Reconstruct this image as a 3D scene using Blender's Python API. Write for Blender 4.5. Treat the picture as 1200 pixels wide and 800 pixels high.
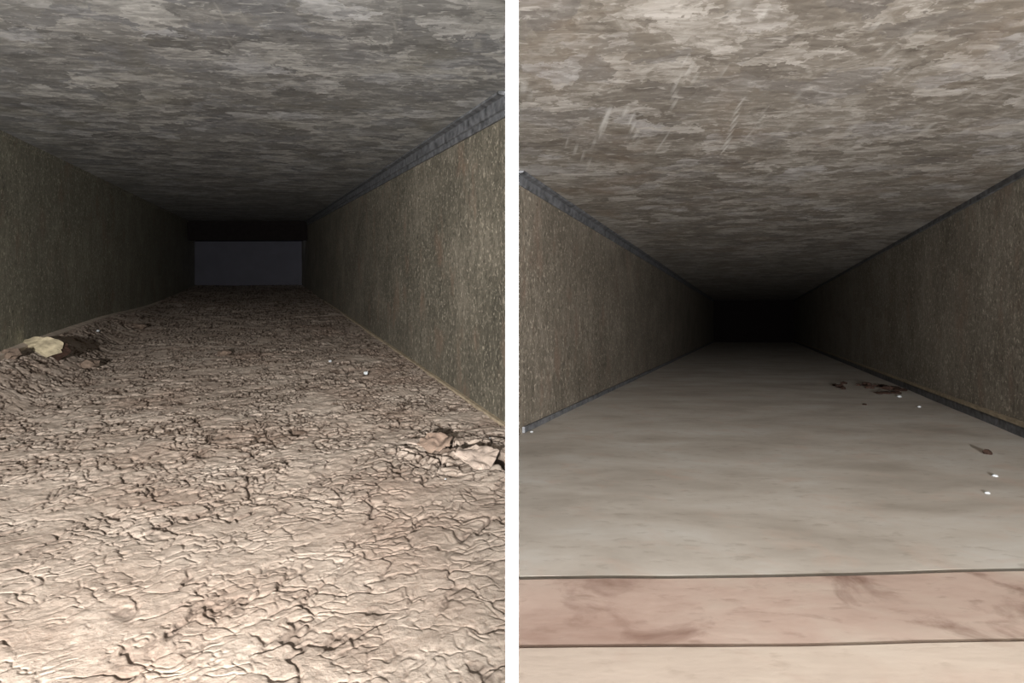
import bpy, bmesh, math, random
import numpy as np
from mathutils import Vector, noise as mnoise

for o in list(bpy.data.objects):
    bpy.data.objects.remove(o)
S = bpy.context.scene
COL = S.collection
random.seed(4)

# ------------------------------------------------------------------ camera
cam_d = bpy.data.cameras.new('camera')
cam = bpy.data.objects.new('camera', cam_d); COL.objects.link(cam)
cam.location = (0, 0, 0)
cam.rotation_euler = (math.pi/2, 0, 0)
cam_d.sensor_width = 36
cam_d.lens = 36*700/1200
cam_d.shift_y = -62/1200
cam_d.clip_start = 0.004
cam_d.clip_end = 50
S.camera = cam

# ------------------------------------------------------------------ world, lights, exposure
w = bpy.data.worlds.new('world'); S.world = w; w.use_nodes = True
w.node_tree.nodes['Background'].inputs[0].default_value = (.6, .65, .7, 1)
w.node_tree.nodes['Background'].inputs[1].default_value = 0.004
S.view_settings.view_transform = 'Standard'
S.view_settings.look = 'None'
S.view_settings.gamma = 1
S.view_settings.use_curve_mapping = False
S.view_settings.exposure = 0.0


def spot(name, loc, aim, power, color, angle, blend, rad):
    d = bpy.data.lights.new(name, 'SPOT'); d.energy = power; d.color = color
    d.spot_size = math.radians(angle); d.spot_blend = blend; d.shadow_soft_size = rad
    o = bpy.data.objects.new(name, d); COL.objects.link(o); o.location = loc
    o.rotation_euler = (Vector(aim)-Vector(loc)).to_track_quat('-Z', 'Y').to_euler()
    return o


# torches held at the mouth of the two ducts, one aimed down each of them
def aimed(x, y, z, deg, up):   # aim point for a heading in degrees from straight ahead
    return (x+math.sin(math.radians(deg)), y+math.cos(math.radians(deg)), z+up)
LT = (-.08, -.42, .022); RT = (.055, -.42, .000)
spot('inspection_torch_left', LT, aimed(*LT, -40, .05), 104, (1, .97, .93), 116, .55, .006)
spot('inspection_torch_right', RT, aimed(*RT, 27, .00), 92, (1, .97, .94), 116, .55, .006)
# weak cool fill lamp, added unseen to brighten the left duct's end panel
pd = bpy.data.lights.new('end_panel_fill', 'AREA'); pd.energy = .02; pd.color = (.72, .78, 1)
pd.size = .12
po = bpy.data.objects.new('end_panel_fill', pd); COL.objects.link(po)

# ------------------------------------------------------------------ duct frames
class Duct:
    def __init__(s, sx, sz, l, r, a, b, length):
        s.sx, s.sz, s.l, s.r, s.a, s.b, s.L = sx, sz, l, r, a, b, length
    def P(s, u, Y, v):
        return (s.sx*Y+u, Y, s.sz*Y+v)

DL = Duct(-300/700, 41/700, .343, .257, .164, .177, 3.35)
DR = Duct(280/700, -42/700, .270, .310, .175, .128, 4.3)
HT = .00014          # half thickness of the partition
Y0 = -.16            # mouth of both ducts
po.location = DL.P(.20, 3.12, .14)
po.rotation_euler = (math.radians(60), 0, 0)

# ------------------------------------------------------------------ numpy noise
rng = np.random.RandomState(11)
LAT = rng.rand(256, 256)
def vnoise(x, y):
    xi = np.floor(x).astype(int); yi = np.floor(y).astype(int)
    fx = x-xi; fy = y-yi
    fx = fx*fx*(3-2*fx); fy = fy*fy*(3-2*fy)
    g = lambda i, j: LAT[i & 255, j & 255]
    return (g(xi, yi)*(1-fx)+g(xi+1, yi)*fx)*(1-fy)+(g(xi, yi+1)*(1-fx)+g(xi+1, yi+1)*fx)*fy
def fbm(x, y, n=4):
    t = 0; a = .5; s = 0
    for k in range(n):
        t = t+a*vnoise(x*2**k+17.3*k, y*2**k+5.1*k); s += a; a *= .5
    return t/s
JX = rng.rand(256, 256); JY = rng.rand(256, 256); JH = rng.rand(256, 256)
JA = rng.rand(256, 256); JB = rng.rand(256, 256)
def voro(x, y):
    xi = np.floor(x).astype(int); yi = np.floor(y).astype(int)
    f1 = np.full(x.shape, 9.); f2 = np.full(x.shape, 9.)
    h = np.zeros(x.shape); dx1 = np.zeros(x.shape); dy1 = np.zeros(x.shape)
    ta = np.zeros(x.shape); tb = np.zeros(x.shape)
    for i in (-1, 0, 1):
        for j in (-1, 0, 1):
            ci = (xi+i) & 255; cj = (yi+j) & 255
            dx = xi+i+JX[ci, cj]-x; dy = yi+j+JY[ci, cj]-y
            d = np.sqrt(dx*dx+dy*dy)
            m = d < f1
            f2 = np.where(m, f1, np.minimum(f2, d))
            h = np.where(m, JH[ci, cj], h); ta = np.where(m, JA[ci, cj], ta); tb = np.where(m, JB[ci, cj], tb)
            dx1 = np.where(m, dx, dx1); dy1 = np.where(m, dy, dy1)
            f1 = np.where(m, d, f1)
    return f1, f2, h, dx1, dy1, ta, tb
def sstep(a, b, x):
    t = np.clip((x-a)/(b-a), 0, 1); return t*t*(3-2*t)
def seg_dist(X, Y, pts):
    """distance to a polyline and position along it 0..1"""
    best = np.full(X.shape, 9.); n = len(pts)-1; par = np.zeros(X.shape)
    for k in range(n):
        ax, ay = pts[k]; bx, by = pts[k+1]
        ex, ey = bx-ax, by-ay
        t = np.clip(((X-ax)*ex+(Y-ay)*ey)/(ex*ex+ey*ey), 0, 1)
        d = np.hypot(X-ax-t*ex, Y-ay-t*ey)
        m = d < best
        best = np.where(m, d, best); par = np.where(m, (k+t)/n, par)
    return best, par

# ------------------------------------------------------------------ mesh helpers
def link(name, me, mat=None, parent=None, smooth=False):
    o = bpy.data.objects.new(name, me); COL.objects.link(o)
    if mat: me.materials.append(mat)
    if parent: o.parent = parent
    if smooth:
        me.polygons.foreach_set('use_smooth', np.ones(len(me.polygons), dtype=bool)); me.set_sharp_from_angle(angle=.6)
    return o
def struct(o):
    o['kind'] = 'structure'; return o
def tag(o, label, cat, group=None):
    o['label'] = label; o['category'] = cat
    if group: o['group'] = group
    return o
def grid_mesh(name, V, rows, cols, thick=None, flip=False):
    """V: (rows*cols,3) array -> quad grid; with thick a closed slab (offset vector)"""
    me = bpy.data.meshes.new(name)
    i = np.arange(rows-1)[:, None]*cols+np.arange(cols-1)[None, :]
    q = np.stack([i, i+1, i+cols+1, i+cols], -1).reshape(-1, 4)
    if flip: q = q[:, ::-1]
    n = len(V)
    if thick is not None:
        V = np.vstack([V, V+np.array(thick)])
        q2 = q[:, ::-1]+n
        ring = np.concatenate([np.arange(cols), np.arange(1, rows)*cols+cols-1,
                               (rows-1)*cols+np.arange(cols-2, -1, -1), np.arange(rows-2, 0, -1)*cols])
        nx = np.roll(ring, -1)
        side = np.stack([nx, ring, ring+n, nx+n], -1)
        if flip: side = side[:, ::-1]
        q = np.vstack([q, q2, side])
    me.vertices.add(len(V)); me.vertices.foreach_set('co', V.astype(np.float32).ravel())
    me.loops.add(q.size); me.loops.foreach_set('vertex_index', q.astype(np.int32).ravel())
    me.polygons.add(len(q)); me.polygons.foreach_set('loop_start', np.arange(0, q.size, 4, dtype=np.int32))
    me.update(calc_edges=True); me.validate()
    return me
def prism(name, poly, z0, z1, mat, zs=0.0, parent=None):
    """vertical prism over an (x, y) polygon; z follows the slope zs*y"""
    bm = bmesh.new()
    lo = [bm.verts.new((x, y, zs*y+z0)) for x, y in poly]
    hi = [bm.verts.new((x, y, zs*y+z1)) for x, y in poly]
    bm.faces.new(lo[::-1]); bm.faces.new(hi)
    n = len(poly)
    for k in range(n):
        bm.faces.new((lo[k], lo[(k+1) % n], hi[(k+1) % n], hi[k]))
    bmesh.ops.recalc_face_normals(bm, faces=bm.faces)
    me = bpy.data.meshes.new(name); bm.to_mesh(me); bm.free()
    return link(name, me, mat, parent)
def sweep(name, D, path, section, mat, parent=None):
    """section [(du,dv)] swept along path [(u,Y,v)] in a duct frame"""
    bm = bmesh.new(); rings = []
    for (u, Y, v) in path:
        rings.append([bm.verts.new(D.P(u+du, Y, v+dv)) for du, dv in section])
    n = len(section)
    for a, b in zip(rings, rings[1:]):
        for k in range(n):
            bm.faces.new((a[k], a[(k+1) % n], b[(k+1) % n], b[k]))
    bm.faces.new(rings[0][::-1]); bm.faces.new(rings[-1])
    bmesh.ops.recalc_face_normals(bm, faces=bm.faces)
    me = bpy.data.meshes.new(name); bm.to_mesh(me); bm.free()
    return link(name, me, mat, parent)

# ------------------------------------------------------------------ materials
class M:
    def __init__(s, name):
        s.m = bpy.data.materials.new(name); s.m.use_nodes = True
        s.t = s.m.node_tree; s.b = s.t.nodes['Principled BSDF']
        s.co = s.t.nodes.new('ShaderNodeTexCoord').outputs['Object']
    def N(s, typ, **kw):
        n = s.t.nodes.new('ShaderNode'+typ)
        for k, v in kw.items():
            if hasattr(n, k): setattr(n, k, v)
            else: n.inputs[k].default_value = v
        return n
    def L(s, a, b): s.t.links.new(a, b)
    def mapped(s, scale=(1, 1, 1), rot=(0, 0, 0)):
        n = s.N('Mapping'); n.inputs['Scale'].default_value = scale; n.inputs['Rotation'].default_value = rot
        s.L(s.co, n.inputs[0]); return n.outputs[0]
    def noise(s, vec, scale, detail=4, rough=.55, dist=0):
        n = s.N('TexNoise'); n.inputs['Scale'].default_value = scale; n.inputs['Detail'].default_value = detail
        n.inputs['Roughness'].default_value = rough; n.inputs['Distortion'].default_value = dist
        s.L(vec, n.inputs['Vector']); return n.outputs
    def ramp(s, fac, stops):
        n = s.N('ValToRGB'); e = n.color_ramp.elements
        while len(e) < len(stops): e.new(.5)
        for k, (p, c) in enumerate(stops):
            e[k].position = p; e[k].color = (c, c, c, 1) if not isinstance(c, tuple) else (*c, 1)
        s.L(fac, n.inputs[0]); return n.outputs[0]
    def mix(s, fac, a, b, mode='MIX'):
        n = s.N('MixRGB', blend_type=mode)
        for i, v in enumerate((fac, a, b)):
            if isinstance(v, (int, float)): n.inputs[i].default_value = v if i == 0 else (v, v, v, 1)
            elif isinstance(v, tuple): n.inputs[i].default_value = (*v, 1)
            else: s.L(v, n.inputs[i])
        return n.outputs[0]
    def bump(s, h, strength=.3, dist=.001, prev=None):
        n = s.N('Bump'); n.inputs['Strength'].default_value = strength; n.inputs['Distance'].default_value = dist
        s.L(h, n.inputs['Height'])
        if prev: s.L(prev, n.inputs['Normal'])
        s.L(n.outputs[0], s.b.inputs['Normal']); return n.outputs[0]
    def fin(s, col, rough=.6, metal=0, spec=.3):
        if isinstance(col, tuple): s.b.inputs['Base Color'].default_value = (*col, 1)
        else: s.L(col, s.b.inputs['Base Color'])
        if isinstance(rough, (int, float)): s.b.inputs['Roughness'].default_value = rough
        else: s.L(rough, s.b.inputs['Roughness'])
        s.b.inputs['Metallic'].default_value = metal
        s.b.inputs['Specular IOR Level'].default_value = spec
        return s.m

def ceiling_mat(name, dark, mid, light, stain, scr_col, contrast=1.0):
    m = M(name)
    wob = m.noise(m.co, 22, 5, .65)['Color']
    vec = m.mix(.07, m.co, wob, 'ADD')
    vmap = m.N('Mapping'); vmap.inputs['Scale'].default_value = (.75, 1, 1); m.L(vec, vmap.inputs[0])
    v = m.N('TexVoronoi', feature='F1'); v.inputs['Scale'].default_value = 36; m.L(vmap.outputs[0], v.inputs['Vector'])
    sep = m.N('SeparateColor'); m.L(v.outputs['Color'], sep.inputs[0])
    v2 = m.N('TexVoronoi', feature='F1'); v2.inputs['Scale'].default_value = 95; m.L(vmap.outputs[0], v2.inputs['Vector'])
    sep2 = m.N('SeparateColor'); m.L(v2.outputs['Color'], sep2.inputs[0])
    n1 = m.noise(m.mapped((.5, 1.3, 1)), 60, 6, .62, 1.4)['Fac']
    n2 = m.noise(m.co, 7, 4)['Fac']
    a = m.mix(.35, sep.outputs[0], sep2.outputs[0])
    a = m.mix(.42, a, m.ramp(n1, [(.3, 0.), (.7, 1.)]))
    a = m.mix(.20, a, m.ramp(n2, [(.3, 0.), (.7, 1.)]))
    col = m.ramp(a, [(.16, dark), (.48, mid), (.82, light)])
    col = m.mix(m.ramp(sep.outputs[2], [(.6, 0.), (.9, .35)]), col, m.mix(1.0, col, (.92, .98, 1.14), 'MULTIPLY'))
    st = m.noise(m.co, 11, 5, .6, .4)['Fac']
    col = m.mix(m.ramp(st, [(.52, 0.), (.72, .6)]), col, stain)
    sp = m.noise(m.mapped((.42, 1, 1), (0, 0, .15)), 170, 4, .6, .8)['Fac']
    col = m.mix(m.ramp(sp, [(.58, 0.), (.68, .6)]), col, light)
    col = m.mix(m.ramp(sp, [(.30, .45), (.40, 0.)]), col, dark)
    at = m.N('Attribute'); at.attribute_name = 'scratch'
    col = m.mix(at.outputs['Fac'], col, scr_col)
    m.bump(m.mix(.5, n1, sep.outputs[1]), .25, .0008)
    return m.fin(col, .5, .12, .35)

M_ceilL = ceiling_mat('galvanised_sheet_grey', (.13, .133, .134), (.26, .265, .262), (.62, .63, .62), (.21, .205, .17), (.5, .5, .47))
M_ceilR = ceiling_mat('galvanised_sheet_tan', (.12, .105, .09), (.24, .22, .19), (.54, .52, .49), (.22, .17, .125), (.62, .62, .60))

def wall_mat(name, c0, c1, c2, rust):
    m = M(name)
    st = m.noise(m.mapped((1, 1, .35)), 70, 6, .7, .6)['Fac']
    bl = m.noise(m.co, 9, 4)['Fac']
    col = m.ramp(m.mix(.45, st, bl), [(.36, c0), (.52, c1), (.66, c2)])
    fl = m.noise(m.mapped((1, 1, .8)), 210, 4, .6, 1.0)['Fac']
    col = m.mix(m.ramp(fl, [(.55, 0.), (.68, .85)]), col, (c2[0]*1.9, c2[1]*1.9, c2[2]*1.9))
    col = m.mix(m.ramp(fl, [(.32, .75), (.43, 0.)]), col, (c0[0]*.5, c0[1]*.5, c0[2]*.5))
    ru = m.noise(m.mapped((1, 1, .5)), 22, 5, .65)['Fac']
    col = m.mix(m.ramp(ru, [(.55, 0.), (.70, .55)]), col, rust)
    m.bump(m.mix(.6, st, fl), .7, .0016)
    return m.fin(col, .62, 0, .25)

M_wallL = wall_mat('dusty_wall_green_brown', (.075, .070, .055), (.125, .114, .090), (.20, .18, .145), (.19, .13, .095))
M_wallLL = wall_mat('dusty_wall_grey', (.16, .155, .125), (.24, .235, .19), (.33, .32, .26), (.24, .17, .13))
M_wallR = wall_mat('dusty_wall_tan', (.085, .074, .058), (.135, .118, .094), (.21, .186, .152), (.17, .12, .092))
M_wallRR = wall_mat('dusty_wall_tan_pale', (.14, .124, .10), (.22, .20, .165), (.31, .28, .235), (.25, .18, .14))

def dust_mat():
    m = M('cracked_dust')
    n = m.noise(m.co, 18, 6, .6)['Fac']
    col = m.ramp(n, [(.3, (.36, .292, .243)), (.55, (.465, .39, .332)), (.75, (.56, .485, .42))])
    r = m.noise(m.co, 8, 4)['Fac']
    col = m.mix(m.ramp(r, [(.52, 0.), (.72, .55)]), col, (.33, .235, .185))
    f = m.noise(m.co, 420, 5, .7)['Fac']
    col = m.mix(m.ramp(f, [(.34, .45), (.48, 0.)]), col, (.22, .15, .11))
    at = m.N('Attribute'); at.attribute_name = 'crack_shade'
    col = m.mix(at.outputs['Fac'], col, (.05, .03, .02))  # shade painted into the colour of cracks, their walls and the tears
    m.bump(f, .6, .0012)
    return m.fin(col, .95, 0, .05)
M_dust = dust_mat()

def floorR_mat(name, c0, c1, c2, blot, bs=.5):
    m = M(name)
    n = m.noise(m.mapped((.6, 1, 1)), 16, 6, .6, .3)['Fac']
    col = m.ramp(n, [(.3, c0), (.5, c1), (.72, c2)])
    b = m.noise(m.co, 30, 5, .6, .5)['Fac']
    col = m.mix(m.ramp(b, [(.54, 0.), (.72, bs)]), col, blot)
    k = m.noise(m.mapped((.5, 1, 1)), 150, 4)['Fac']
    col = m.mix(m.ramp(k, [(.28, .35), (.42, 0.)]), col, (c0[0]*.6, c0[1]*.55, c0[2]*.5))
    m.bump(m.mix(.4, n, k), .25, .0012)
    return m.fin(col, .55, 0, .35)
M_sheet = floorR_mat('dusty_floor_sheet', (.40, .36, .315), (.53, .49, .44), (.62, .605, .57), (.55, .42, .35), .45)
M_copper = floorR_mat('pink_worn_strip', (.33, .225, .185), (.50, .385, .33), (.58, .51, .44), (.22, .135, .105), .9)
M_near = floorR_mat('cream_sheet', (.50, .42, .36), (.57, .49, .42), (.60, .53, .46), (.50, .39, .33), .6)

def plain(name, c, rough=.6, metal=0, var=.35, sc=60):
    m = M(name)
    n = m.noise(m.co, sc, 5, .6)['Fac']
    col = m.ramp(n, [(.3, tuple(x*(1-var) for x in c)), (.7, tuple(min(1, x*(1+var)) for x in c))])
    m.bump(n, .4, .0006)
    return m.fin(col, rough, metal, .3)
M_flange = plain('blue_grey_flange', (.115, .12, .13), .5, .2, .65, 90)
M_lip = plain('tan_lip', (.34, .28, .20), .6, 0, .3, 90)
M_ledge = plain('dusty_ledge', (.50, .42, .35), .85, 0, .25, 60)
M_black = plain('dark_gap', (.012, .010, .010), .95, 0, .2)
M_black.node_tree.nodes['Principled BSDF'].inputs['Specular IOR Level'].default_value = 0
M_end = plain('blue_grey_end_panel', (.055, .055, .07), .6, 0, .1, 12)
M_white = M('white_edge_trim').fin((.93, .93, .93), .6, 0, .2)
M_outer = plain('zinc_outer', (.30, .30, .30), .5, .3, .2, 20)
M_tan = plain('tan_scrap', (.36, .31, .215), .7, 0, .45, 70)
M_flake = plain('pale_flake', (.41, .335, .285), .9, 0, .3, 160)
M_redflake = plain('reddish_flake', (.22, .16, .125), .9, 0, .35, 120)
M_brown = plain('dark_brown_crumb', (.030, .015, .010), .8, 0, .5, 200)
M_dirt = plain('dark_dirt_lump', (.12, .088, .068), .9, 0, .4, 150)
M_pale = plain('pale_crumb', (.45, .48, .50), .4, 0, .15, 150)

# ------------------------------------------------------------------ the setting
def side_limits(D, Y):
    """x limits of a duct at depth Y (cut at the partition)"""
    a = D.sx*Y-D.l; b = D.sx*Y+D.r
    if D is DL: b = np.minimum(b, -HT)
    else: a = np.maximum(a, HT)
    return a, b
def depth_rows(y0, y1, n, power=1.0):
    """rows that get wider apart with depth"""
    t = np.linspace(0, 1, n)
    k = .22
    i0, i1 = 1/(y0+k), 1/(y1+k)
    return 1/(i0+(i1-i0)*t)-k

def slab(name, D, v, mat, thick, nr=260, nc=150, wavy=.0012, scratches=None, y0=Y0):
    Ys = depth_rows(y0, D.L, nr)
    if D is DL: Ys = np.unique(np.append(Ys, (D.r+HT)/-D.sx))
    else: Ys = np.unique(np.append(Ys, (D.l+HT)/D.sx))
    nr = len(Ys)
    Yg = np.repeat(Ys[:, None], nc, 1)
    a, b = side_limits(D, Yg)
    s = np.linspace(0, 1, nc)[None, :]
    X = a+(b-a)*s
    edge = np.minimum(s, 1-s)*12; edge = np.clip(edge, 0, 1)
    Z = D.sz*Yg+v+wavy*edge*(fbm(X*9+40, Yg*7+40, 3)-.5)*2
    V = np.stack([X, Yg, Z], -1).reshape(-1, 3)
    me = grid_mesh(name, V, nr, nc, thick=(0, 0, thick), flip=(thick > 0))
    if scratches:
        att = me.attributes.new('scratch', 'FLOAT', 'POINT')
        U = X-D.sx*Yg
        val = np.zeros(X.shape)
        wob = (fbm(X*160, Yg*160, 3)-.5)*.004
        for pts, wd, st in scratches:
            wd = wd*.42
            d, p = seg_dist(U+wob, Yg, pts)
            val = np.maximum(val, st*sstep(wd, wd*.15, d)*(.25+.8*vnoise(X*300, Yg*260)))
        full = np.zeros(len(me.vertices), dtype=np.float32); full[:val.size] = np.clip(val, 0, 1).ravel()
        att.data.foreach_set('value', full)
    return struct(link(name, me, mat, smooth=True))

# scratches are laid out in metres: (across, depth) on each ceiling
scrR = [([(-0.1359, 0.5373), (-0.1185, 0.4940), (-0.1061, 0.4823), (-0.1018, 0.5020), (-0.1100, 0.5833)], .0045, .85),
        ([(-0.1599, 0.5889), (-0.1400, 0.5568), (-0.1225, 0.5104)], .004, .6),
        ([(-0.0256, 0.5976), (-0.0129, 0.5000), (-0.0067, 0.4676)], .004, .8),
        ([(-0.0096, 0.4823), (0.0105, 0.4900), (0.0076, 0.5326), (-0.0065, 0.5645)], .005, .5),
        ([(-0.0098, 0.5698), (0.0159, 0.5568), (0.0339, 0.5280)], .006, .35),
        ([(-0.0930, 0.5976), (-0.0747, 0.5444), (-0.0791, 0.5326)], .003, .6),
        ([(-0.0625, 0.4804), (-0.0560, 0.4406), (-0.0504, 0.4253)], .004, .5),
        ([(-0.0449, 0.3977), (-0.0399, 0.4298), (-0.0390, 0.4406)], .004, .6),
        ([(-0.0387, 0.4167), (-0.0177, 0.4125)], .004, .5),
        ([(-0.1766, 0.5619), (-0.1750, 0.6125), (-0.1750, 0.6806)], .005, .5),
        ([(-0.1675, 0.4375), (-0.1710, 0.4676)], .008, .5),
        ([(0.0875, 0.3828), (0.1105, 0.4298), (0.1162, 0.4375)], .004, .5),
        ([(0.1266, 0.5213), (0.1546, 0.5280), (0.1821, 0.5493)], .006, .5),
        ([(0.0968, 0.5213), (0.0716, 0.5568), (0.0482, 0.5619)], .007, .35),
        ([(0.0292, 0.4537), (0.0505, 0.4712), (0.0519, 0.4537)], .006, .45),
        ([(0.1548, 0.4712), (0.1782, 0.4455), (0.1986, 0.4344)], .005, .4),
        ([(0.0695, 0.3403), (0.0786, 0.3551), (0.0972, 0.3582)], .006, .5),
        ([(0.0097, 0.3403), (0.0000, 0.3267), (-0.0138, 0.3224)], .007, .4),
        ([(0.1926, 0.4571), (0.1937, 0.4676)], .006, .5)]
scrL = [([(0.0965, 0.3972), (0.1007, 0.4300), (0.1038, 0.4686), (0.0975, 0.5171), (0.0926, 0.5493)], .003, .6),
        ([(0.1647, 0.4610), (0.1866, 0.4803), (0.1923, 0.4724)], .007, .6),
        ([(0.1934, 0.5887), (0.2124, 0.5948), (0.2325, 0.5918)], .006, .45),
        ([(-0.0278, 0.3892), (-0.0225, 0.4144), (-0.0173, 0.4844)], .002, .4),
        ([(-0.1545, 0.5546), (-0.1367, 0.5979), (-0.1042, 0.6343)], .004, .45),
        ([(-0.1109, 0.4705), (-0.0881, 0.4744), (-0.0605, 0.4705)], .005, .4),
        ([(-0.0235, 0.4115), (0.0000, 0.4205)], .006, .35),
        ([(0.0443, 0.4432), (0.0597, 0.4398)], .005, .4),
        ([(0.1330, 0.5171), (0.1538, 0.5125)], .005, .35),
        ([(-0.2250, 0.5340), (-0.2182, 0.5340)], .003, .4)]
slab('ceiling', DL, DL.a, M_ceilL, .004, 420, 320, scratches=scrL)
slab('ceiling', DR, DR.a, M_ceilR, .004, 460, 360, scratches=scrR)
FL_BASE = DL.b+.030
slab('floor', DL, -FL_BASE, M_outer, -.004, 60, 20, wavy=0)

def wall(name, D, side, mat, vlo, vhi, y0, out, th=.004):
    u = -D.l if side < 0 else D.r
    ys = depth_rows(y0, D.L, 120); vs = np.linspace(vlo, vhi, 26)
    Yg, Vg = np.meshgrid(ys, vs, indexing='ij')
    wv = (fbm(Yg*5+7, Vg*9+3, 3)-.5)*.004*np.clip((Yg-y0)/.1, 0, 1)*np.clip(np.minimum(Vg-vlo, vhi-Vg)/.03, 0, 1)
    X = D.sx*Yg+u+wv
    V = np.stack([X, Yg, D.sz*Yg+Vg], -1).reshape(-1, 3)
    me = grid_mesh(name, V, len(ys), len(vs), thick=(th*out, 0, 0), flip=(out > 0))
    return struct(link(name, me, mat, smooth=True))
YSL = (DL.r+HT)/-DL.sx; YSR = (DR.l+HT)/DR.sx
wall('wall_left', DL, -1, M_wallLL, -FL_BASE, DL.a, Y0, -1)
wall('wall_right', DL, 1, M_wallL, -FL_BASE, DL.a, YSL+.0003, 1, .0008)
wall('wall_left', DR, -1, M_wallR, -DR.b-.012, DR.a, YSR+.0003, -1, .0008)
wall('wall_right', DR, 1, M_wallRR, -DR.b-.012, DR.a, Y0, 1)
# far ends
def back(D, v0, v1, mat, extra=.004):
    xa = D.sx*D.L-D.l-extra; xb = D.sx*D.L+D.r+extra
    return struct(prism('wall_back', [(xa, D.L), (xb, D.L), (xb, D.L+.004), (xa, D.L+.004)], v0, v1, mat, D.sz))
back(DL, -FL_BASE, DL.a, M_end)
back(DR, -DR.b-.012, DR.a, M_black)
# drop in the ceiling before the end of the left duct
yb = 2.98
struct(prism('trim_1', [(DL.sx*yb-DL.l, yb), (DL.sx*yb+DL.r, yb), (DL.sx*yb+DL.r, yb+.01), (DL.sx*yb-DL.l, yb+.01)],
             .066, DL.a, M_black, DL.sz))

# partition between the ducts: thin sheet with a white folded edge towards the mouth
PZ0, PZ1 = -.225, .225
struct(prism('wall_middle_baffle', [(-HT, .0175), (HT, .0175), (HT, YSR+.01), (-HT, YSR+.01)], PZ0, PZ1, M_outer))
we = .0117*7.5/700
struct(prism('trim_2', [(-we, .0117), (we, .0117), (we, .0174), (-we, .0174)], PZ0, PZ1, M_white))

# added unseen baffle behind the mouth stops light crossing between ducts; small sight notch
bm = bmesh.new()
prof = [(-.5, -.225), (.0115, -.225), (.0115, -.0082), (-.0006, 0), (.0115, .0062), (.0115, .225), (-.5, .225)]
v0 = [bm.verts.new((-HT, y, z)) for y, z in prof]; v1 = [bm.verts.new((HT, y, z)) for y, z in prof]
for q in ((0, 1, 2, 3), (0, 3, 6), (3, 4, 5, 6)):
    bm.faces.new([v0[k] for k in q]); bm.faces.new([v1[k] for k in q][::-1])
for k in range(7): bm.faces.new((v0[k], v0[(k+1) % 7], v1[(k+1) % 7], v1[k]))
bmesh.ops.recalc_face_normals(bm, faces=bm.faces)
me = bpy.data.meshes.new('wall_middle_baffle'); bm.to_mesh(me); bm.free()
struct(link('wall_middle_baffle', me, M_outer))

# corner flanges
def strip(n, D, u, v, sec, mat, y0, y1=None):
    y1 = y1 or D.L-.01
    return struct(sweep('trim_%d' % n, D, [(u, y, v) for y in np.linspace(y0, y1, 14)], sec, mat))
c = lambda u0, u1, v0, v1: [(u0, v0), (u1, v0), (u1, v1), (u0, v1)]
# left duct, right ceiling corner: wide blue-grey flange with two folds
strip(3, DL, DL.r, DL.a, [(0, 0), (-.012, 0), (-.012, -.0025), (-.005, -.004), (-.005, -.016), (-.0025, -.017), (-.0025, -.024), (0, -.024)], M_flange, YSL+.004)
strip(4, DL, -DL.l, DL.a, c(0, .004, -.006, 0), M_wallLL, .05)
# left duct ledge over the dust bank on the left
lp = [(.35, -.131), (.9, -.1305), (1.1, -.134), (1.334, -.139), (1.6, -.151), (1.85, -.162), (2.2, -.170), (2.75, -.1765), (3.3, -.178)]
struct(sweep('trim_5', DL, [(-DL.l, y, v) for y, v in lp], [(0, .0), (.010, -.003), (.012, -.009), (.012, -.016), (0, -.016)], M_ledge))
strip(6, DL, DL.r, -DL.b, c(-.005, 0, -.004, .003), M_lip, YSL+.001, 2.2)
# right duct
strip(7, DR, -DR.l, DR.a, [(0, 0), (.012, 0), (.010, -.002), (.004, -.003), (.003, -.010), (.0015, -.013), (0, -.013)], M_flange, YSR+.005)
strip(8, DR, DR.r, DR.a, c(-.004, 0, -.007, 0), M_flange, .05)
strip(9, DR, DR.r, -DR.b, c(-.006, 0, .013, .0175), M_lip, .05)
strip(10, DR, DR.r, -DR.b, c(-.003, 0, 0, .0128), M_flange, .05)
strip(11, DR, -DR.l, -DR.b, c(0, .003, 0, .007), M_flange, YSR+.03)

# ------------------------------------------------------------------ right duct floor: three overlapping sheets
FR = bpy.data.objects.new('floor', None); COL.objects.link(FR); struct(FR)
def fx(D, Y):
    a, b = side_limits(D, np.array([Y])); return float(a[0]), float(b[0])
def floor_sheet(name, y0l, y0r, y1l, y1r, top, mat, label, wav=0.0012, nr=160, nc=110, thick=-.004, far=None):
    """sheet between two slightly skewed cross edges (left and right depth of each)"""
    t = np.linspace(0, 1, nr)[:, None]; s = np.linspace(0, 1, nc)[None, :]
    A = y0l+(y0r-y0l)*s; B = y1l+(y1r-y1l)*s
    if B.max() > 1: t = t**2.2
    Yg = A+(B-A)*t
    a, b = side_limits(DR, Yg)
    X = a+.0002+(b-a-.0004)*s
    Z = DR.sz*Yg+top+wav*(fbm(X*8+3, Yg*6+9, 4)-.5)*2
    V = np.stack([X, Yg, Z], -1).reshape(-1, 3)
    o = link(name, grid_mesh(name, V, nr, nc, thick=(0, 0, thick)), mat, FR, smooth=True)
    o['label'] = label
    return o
floor_sheet('floor_sheet', .3020, .3210, DR.L, DR.L, -DR.b, M_sheet, 'long dull grey-beige sheet running away down the duct', nr=240)
floor_sheet('floor_strip', .2355, .2450, .2962, .3153, -DR.b+.0008, M_copper, 'pink-brown worn strip between the two sheets', .0012, 60, 120)
floor_sheet('floor_sheet', Y0, Y0, .2338, .2433, -DR.b+.0013, M_near, 'pale cream sheet nearest the mouth', .0012, 50, 80)
prism('floor_base', [(HT, Y0), (fx(DR, Y0)[1], Y0), (fx(DR, .7)[1], .7), (fx(DR, .7)[0], .7), (fx(DR, YSR)[0], YSR)], -DR.b-.0125, -DR.b-.009, M_black, DR.sz, FR)

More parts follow.
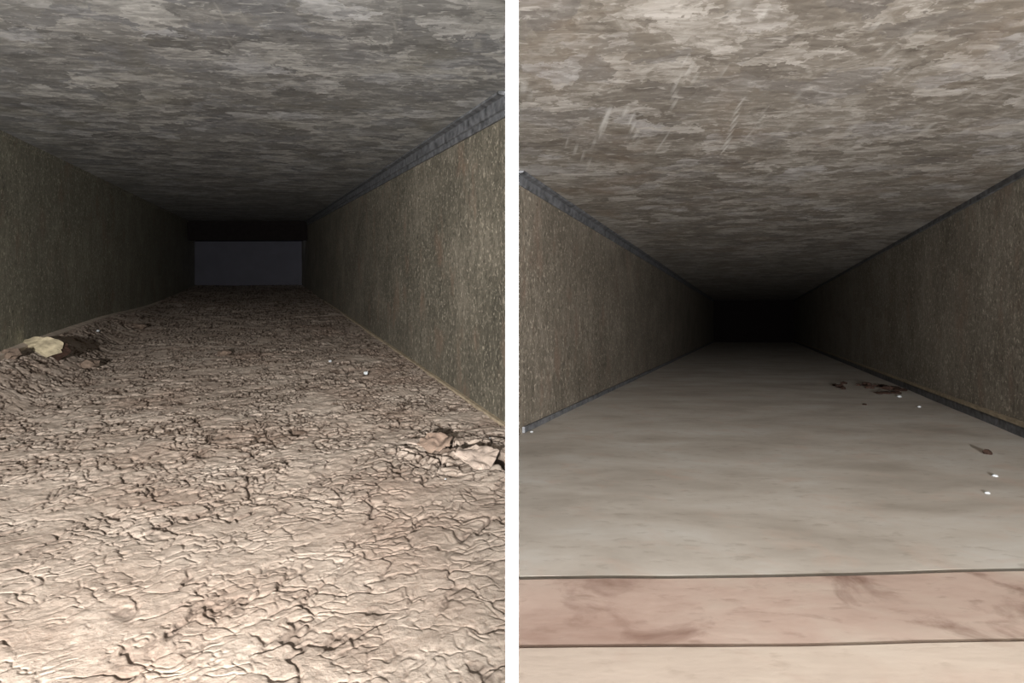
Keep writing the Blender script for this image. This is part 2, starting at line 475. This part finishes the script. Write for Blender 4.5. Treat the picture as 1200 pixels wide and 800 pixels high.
# ------------------------------------------------------------------ left duct: cracked dust
def bank(u, Y):
    h = np.interp(Y, [0, .5, .9, 1.334, 1.85, 2.75, 3.3], [.020, .032, .042, .034, .013, .001, 0])
    t = np.clip(1-(u+DL.l)/(.10+.02*np.sin(Y*9)), 0, 1)
    return h*t*t*(3-2*t)
tears = [([(.1646, .580), (.176, .563), (.1735, .530)], .0050, .012),
         ([(.128, .5320), (.1475, .516), (.1568, .506), (.1561, .488)], .0042, .012),
         ([(.1817, .541), (.1997, .546), (.2024, .527), (.2080, .490), (.202, .47)], .0125, .02)]
def dust_h(X, Y, fine=True):
    u = X-DL.sx*Y
    h = -DL.b+bank(u, Y)+(fbm(X*6+5, Y*5+2, 3)-.5)*.008
    if not fine: return h
    q1 = fbm(X*150+3, Y*150+8, 2)-.5; q2 = fbm(X*150+61, Y*150+22, 2)-.5
    wx = X+(fbm(X*38, Y*38, 3)-.5)*.026+q1*.009; wy = Y+(fbm(X*38+70, Y*38+31, 3)-.5)*.026+q2*.009
    near = sstep(.60, .28, Y)
    # larger crumbling plates
    f1, f2, hh, dx, dy, ta, tb = voro(wx*32, wy*40)
    e = f2-f1
    gate = sstep(.44, .60, fbm(X*24+9, Y*26+4, 3))
    big = sstep(.09, .02, e)*gate
    soft = 1-.55*near
    h = h+.0010*soft*np.minimum(e, .5)*(.4+.9*hh)
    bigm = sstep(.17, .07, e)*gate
    h = h-big*.0026*soft
    # small crumbs
    f1, f2, hh, dx, dy, ta, tb = voro(wx*98+13, wy*104+7)
    e = f2-f1
    g2 = sstep(.37, .50, fbm(X*40+90, Y*44+40, 3))*(1-.75*near)
    sm = sstep(.16, .03, e)*g2
    h = h+.0007*np.minimum(e, .5)*(.3+hh)*soft
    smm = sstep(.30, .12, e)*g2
    h = h-sm*.0017
    h = h+(fbm(X*170, Y*170, 4)-.5)*(.0019*soft)+(fbm(X*55, Y*55, 2)-.5)*.0026*soft
    dust_h.crack = np.clip(np.maximum(bigm*(.80-.25*near), smm*.85)*np.clip(.35+1.1*fbm(X*130+4, Y*130, 2), 0, 1), 0, 1)  # painted shade mask, wider than the cracks so their walls darken too
    # tears
    for pts, wd, dp in tears:
        d, p = seg_dist(u+(fbm(X*150, Y*150, 2)-.5)*.008, Y+(fbm(X*150+8, Y*150+3, 2)-.5)*.010, pts)
        taper = wd*(.35+.65*np.sin(np.pi*np.clip(p*.9+.08, 0, 1)))
        td = sstep(taper, taper*.6, d)
        h = h-dp*td
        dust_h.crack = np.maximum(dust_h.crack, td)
        h = h+.0025*sstep(wd*3.5, wd*.9, d)*(1-td)
    fade = np.clip(np.minimum(u+DL.l, DL.r-u)/.012, 0, 1)
    return h
r1 = 1/np.linspace(1/Y0 if False else 1/.05, 1/.22, 40)
k = 123.9
r2 = k/np.arange(k/.22, k/3.34, -.5)
Ys = np.unique(np.concatenate([[Y0, -.1, -.05, 0, .03], r1, r2, [YSL, 3.345]]))
NC = 780
Yg = np.repeat(Ys[:, None], NC, 1)
a, b = side_limits(DL, Yg)
sg = np.linspace(0, 1, NC)[None, :]
X = a+.0003+(b-a-.0006)*sg
H = dust_h(X, Yg)
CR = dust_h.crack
V = np.stack([X, Yg, DL.sz*Yg+H], -1).reshape(-1, 3)
dust = link('dust_layer', grid_mesh('dust_layer', V, len(Ys), NC, thick=(0, 0, -.004)), M_dust, smooth=False)
att = dust.data.attributes.new('crack_shade', 'FLOAT', 'POINT')
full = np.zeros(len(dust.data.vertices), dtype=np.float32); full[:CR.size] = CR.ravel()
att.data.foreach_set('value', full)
tag(dust, 'thick cracked brown dust covering the whole floor of the left duct', 'dust'); dust['kind'] = 'stuff'

# ------------------------------------------------------------------ loose things
def zdust(u, Y):
    x = np.array([DL.sx*Y+u]); y = np.array([Y])
    return float(DL.sz*Y+dust_h(x, y, False)[0])
def flake(name, outline, thick, curl, rough, mat, loc, rot, seed=0, rings=7):
    """irregular plate: outline [(x,y)] around 0, curled by curl(x,y), with torn uneven rim"""
    rnd = random.Random(seed)
    n0 = len(outline); pts = []
    for k in range(n0):
        x0, y0 = outline[k]; x1, y1 = outline[(k+1) % n0]
        for t in (0, .25, .5, .75):
            j = .06*math.hypot(x1-x0, y1-y0)
            pts.append((x0+(x1-x0)*t+rnd.uniform(-j, j), y0+(y1-y0)*t+rnd.uniform(-j, j)))
    bm = bmesh.new(); n = len(pts)
    layers = []
    for s in (1, 0):
        g = [[bm.verts.new((0, 0, curl(0, 0)+thick*s*.5))]]
        for r in range(1, rings+1):
            q = r/rings; row = []
            for x, y in pts:
                X_, Y_ = x*q, y*q
                z = curl(X_, Y_)+rough*mnoise.noise(Vector((X_*120, Y_*120, seed)))
                row.append(bm.verts.new((X_, Y_, z+(thick*(1-.5*q**4) if s else 0))))
            g.append(row)
        layers.append(g)
        for kk in range(n):
            bm.faces.new((g[0][0], g[1][kk], g[1][(kk+1) % n]))
            for r in range(1, rings):
                bm.faces.new((g[r][kk], g[r+1][kk], g[r+1][(kk+1) % n], g[r][(kk+1) % n]))
    A, B = layers[0][-1], layers[1][-1]
    for kk in range(n):
        bm.faces.new((A[kk], A[(kk+1) % n], B[(kk+1) % n], B[kk]))
    bmesh.ops.recalc_face_normals(bm, faces=bm.faces)
    me = bpy.data.meshes.new(name); bm.to_mesh(me); bm.free()
    o = link(name, me, mat, smooth=False); o.location = loc; o.rotation_euler = rot
    return o
def crumb(name, size, mat, loc, rz=0, seed=0, amp=.35):
    bm = bmesh.new(); bmesh.ops.create_icosphere(bm, subdivisions=2, radius=1)
    for v in bm.verts:
        d = 1+amp*mnoise.noise(v.co*1.6+Vector((seed*3.1, seed*1.7, 0)))+.12*mnoise.noise(v.co*5+Vector((seed, 0, 0)))
        v.co = Vector((v.co.x*size[0], v.co.y*size[1], v.co.z*size[2]))*d
    mz = min(v.co.z for v in bm.verts)
    for v in bm.verts: v.co.z -= mz*.75
    me = bpy.data.meshes.new(name); bm.to_mesh(me); bm.free()
    o = link(name, me, mat, smooth=False); o.location = loc; o.rotation_euler = (0, 0, rz)
    return o

# tan curled scrap by the left wall, leaning on the dust bank
o = flake('curled_scrap', [(-.036, -.004), (-.030, .010), (-.010, .020), (.012, .022), (.030, .016), (.034, 0), (.026, -.026), (.016, -.030), (.008, -.012), (-.006, -.002), (-.022, -.006)],
          .0022, lambda x, y: .006-5*x*x+.22*y+3*y*y, .0016, M_tan, (DL.sx*.875-.325, .875, DL.sz*.875-.1415), (.38, .05, -.05), 3)
b_ = flake('scrap_shadow_plate', [(-.034, .002), (-.020, .018), (.004, .028), (.030, .024), (.041, .008), (.036, -.018), (.022, -.022), (.0, -.004)],
           .0016, lambda x, y: .002-5*x*x+.20*y+3*y*y, .002, M_brown, (0, 0, -.0015), (0, 0, 0), 5)  # dark plate added as the shadow behind the scrap's rim
b_.parent = o; b_['label'] = 'dark brown plate in place of the shadow behind the top and right rim'
o.scale = (1.2, .85, 1)
tag(o, 'curled tan leaf-like scrap lying against the left wall on the dust', 'scrap')
for k, (u, Y, s, lab) in enumerate([
        (-.340+.012, .80, (.013, .010, .008), 'dark dirt lump at the left wall beside the curled tan scrap'),
        (-.253, .905, (.014, .012, .007), 'dark dirt lump on the dust right of and below the curled tan scrap'),
        (-.268, 1.38, (.020, .014, .008), 'dark dirt lump beside the ledge of the left wall, beyond the curled scrap'),
        (-.055, 1.03, (.011, .012, .006), 'small rounded dirt lump standing out of the dust in mid duct')]):
    tag(crumb('dirt_lump', s, M_dirt, (DL.sx*Y+u, Y, zdust(u, Y)-.002), k*1.3, k+2, .6), lab, 'dirt lump')
# flakes at the tear near the right wall
o = flake('dust_flake', [(-.016, .004), (-.010, .014), (.004, .017), (.015, .010), (.021, -.002), (.012, -.018), (.004, -.026), (-.004, -.012)],
          .0020, lambda x, y: .003+.14*y+8*x*x, .003, M_flake, (DL.sx*.501+.183, .501, zdust(.183, .501)+.002), (.15, -.05, .2), 7)
tag(o, 'pale pointed flake curling up in front of the wide dark tear', 'dust flake')
o = flake('dust_flake', [(-.014, -.008), (-.012, .008), (.0, .016), (.013, .010), (.016, -.004), (.004, -.012)],
          .0024, lambda x, y: .003+.15*y+12*x*x, .004, M_redflake, (DL.sx*.540+.162, .540, zdust(.162, .540)+.002), (.2, .1, -.3), 9)
tag(o, 'reddish flake lifted between the two narrow tears', 'dust flake')
o = flake('dust_flake', [(-.010, -.004), (-.006, .008), (.006, .009), (.011, .0), (.004, -.008)],
          .0016, lambda x, y: .002+14*x*x, .003, M_flake, (DL.sx*.546+.1470, .546, zdust(.147, .546)+.002), (.1, 0, .6), 12)
tag(o, 'small pale flake at the left end of the torn patch', 'dust flake')
# pale specks on the dust
for k, (u, Y, s, lab) in enumerate([
        (0.1597, 0.8664, .0036, 'bluish white speck on the dust, largest, left of the right wall'),
        (0.1194, 0.9605, .0028, 'white speck on the dust in a dark crack beyond the bluish one'),
        (-0.3070, 1.1600, .0034, 'white speck by the ledge of the left wall'),
        (-0.3060, 0.8720, .0022, 'white speck on the dust just in front of the curled tan scrap'),
        (0.1461, 0.4606, .0009, 'tiny white speck on the dust in front of the torn patch'),
        (0.2204, 0.5632, .0009, 'tiny white speck between the torn patch and the right wall')]):
    tag(crumb('pale_speck', (s, s*.8, s*.7), M_pale, (DL.sx*Y+u, Y, zdust(u, Y)+.0015), k, k), lab, 'speck')

# right duct: brown crumbs near the right wall
def on_floor(u, Y, dz=0): return (DR.sx*Y+u, Y, DR.sz*Y-DR.b+dz-.0006)
main = [(0.1742, 1.2444, .006), (0.1799, 1.2108, .008), (0.1993, 1.2800, .007), (0.1819, 1.1789, .006), (0.2240, 1.2444, .007), (0.2418, 1.2444, .009),
        (0.2372, 1.1947, .008), (0.2542, 1.2274, .006), (0.2683, 1.2274, .010), (0.2695, 1.1789, .012), (0.2829, 1.1789, .012), (0.2888, 1.1487, .010), (0.2497, 1.1062, .010), (0.2370, 1.1062, .008), (0.2686, 1.1062, .009)]
for k, (u, Y, s) in enumerate(main):
    wide = s*(1.0 if k < 8 else 1.3)
    o = crumb('brown_crumb', (wide*.7, s, s*(.5 if k < 8 else .3)), M_brown, on_floor(u, Y), k*.7, k, .7)
    tag(o, ('dark brown crumb in the separate clump at the left end of the scatter' if k < 4 else
            'rounded dark brown crumb in the middle of the scatter near the right wall' if k < 8 else
            'flat reddish brown crumb in the smear closest to the right wall'), 'crumb',
        'clump of brown crumbs' if k < 4 else 'round brown crumbs in the middle' if k < 8 else 'flat brown crumbs by the right wall')
u, Y = 0.2333, 0.5895
tag(crumb('dark_pellet', (.0032, .004, .003), M_brown, on_floor(u, Y), .4, 31, .3), 'single dark round pellet on the beige sheet near the right wall', 'pellet')
u, Y = 0.1811, 0.9532
tag(crumb('dark_pellet', (.0030, .004, .0015), M_brown, on_floor(u, Y), .4, 33, .3), 'small dark pellet in front of the heap of brown crumbs', 'pellet')
for k, (u, Y, s, lab) in enumerate([
        (0.2057, 0.5034, .0022, 'white speck on the beige sheet just in front of the dark round pellet'),
        (0.1791, 0.4525, .0018, 'white speck on the beige sheet, nearest of those by the right wall'),
        (0.2620, 1.0541, .0032, 'white speck at the near edge of the brown crumbs'),
        (0.2600, 0.9237, .0026, 'white speck between the brown crumbs and the right wall'),
        (-0.2611, 0.7111, .0020, 'tiny white speck in the corner of the left wall and the beige sheet')]):
    tag(crumb('pale_speck', (s, s, s*.6), M_pale, on_floor(u, Y), k, k+40), lab, 'speck')
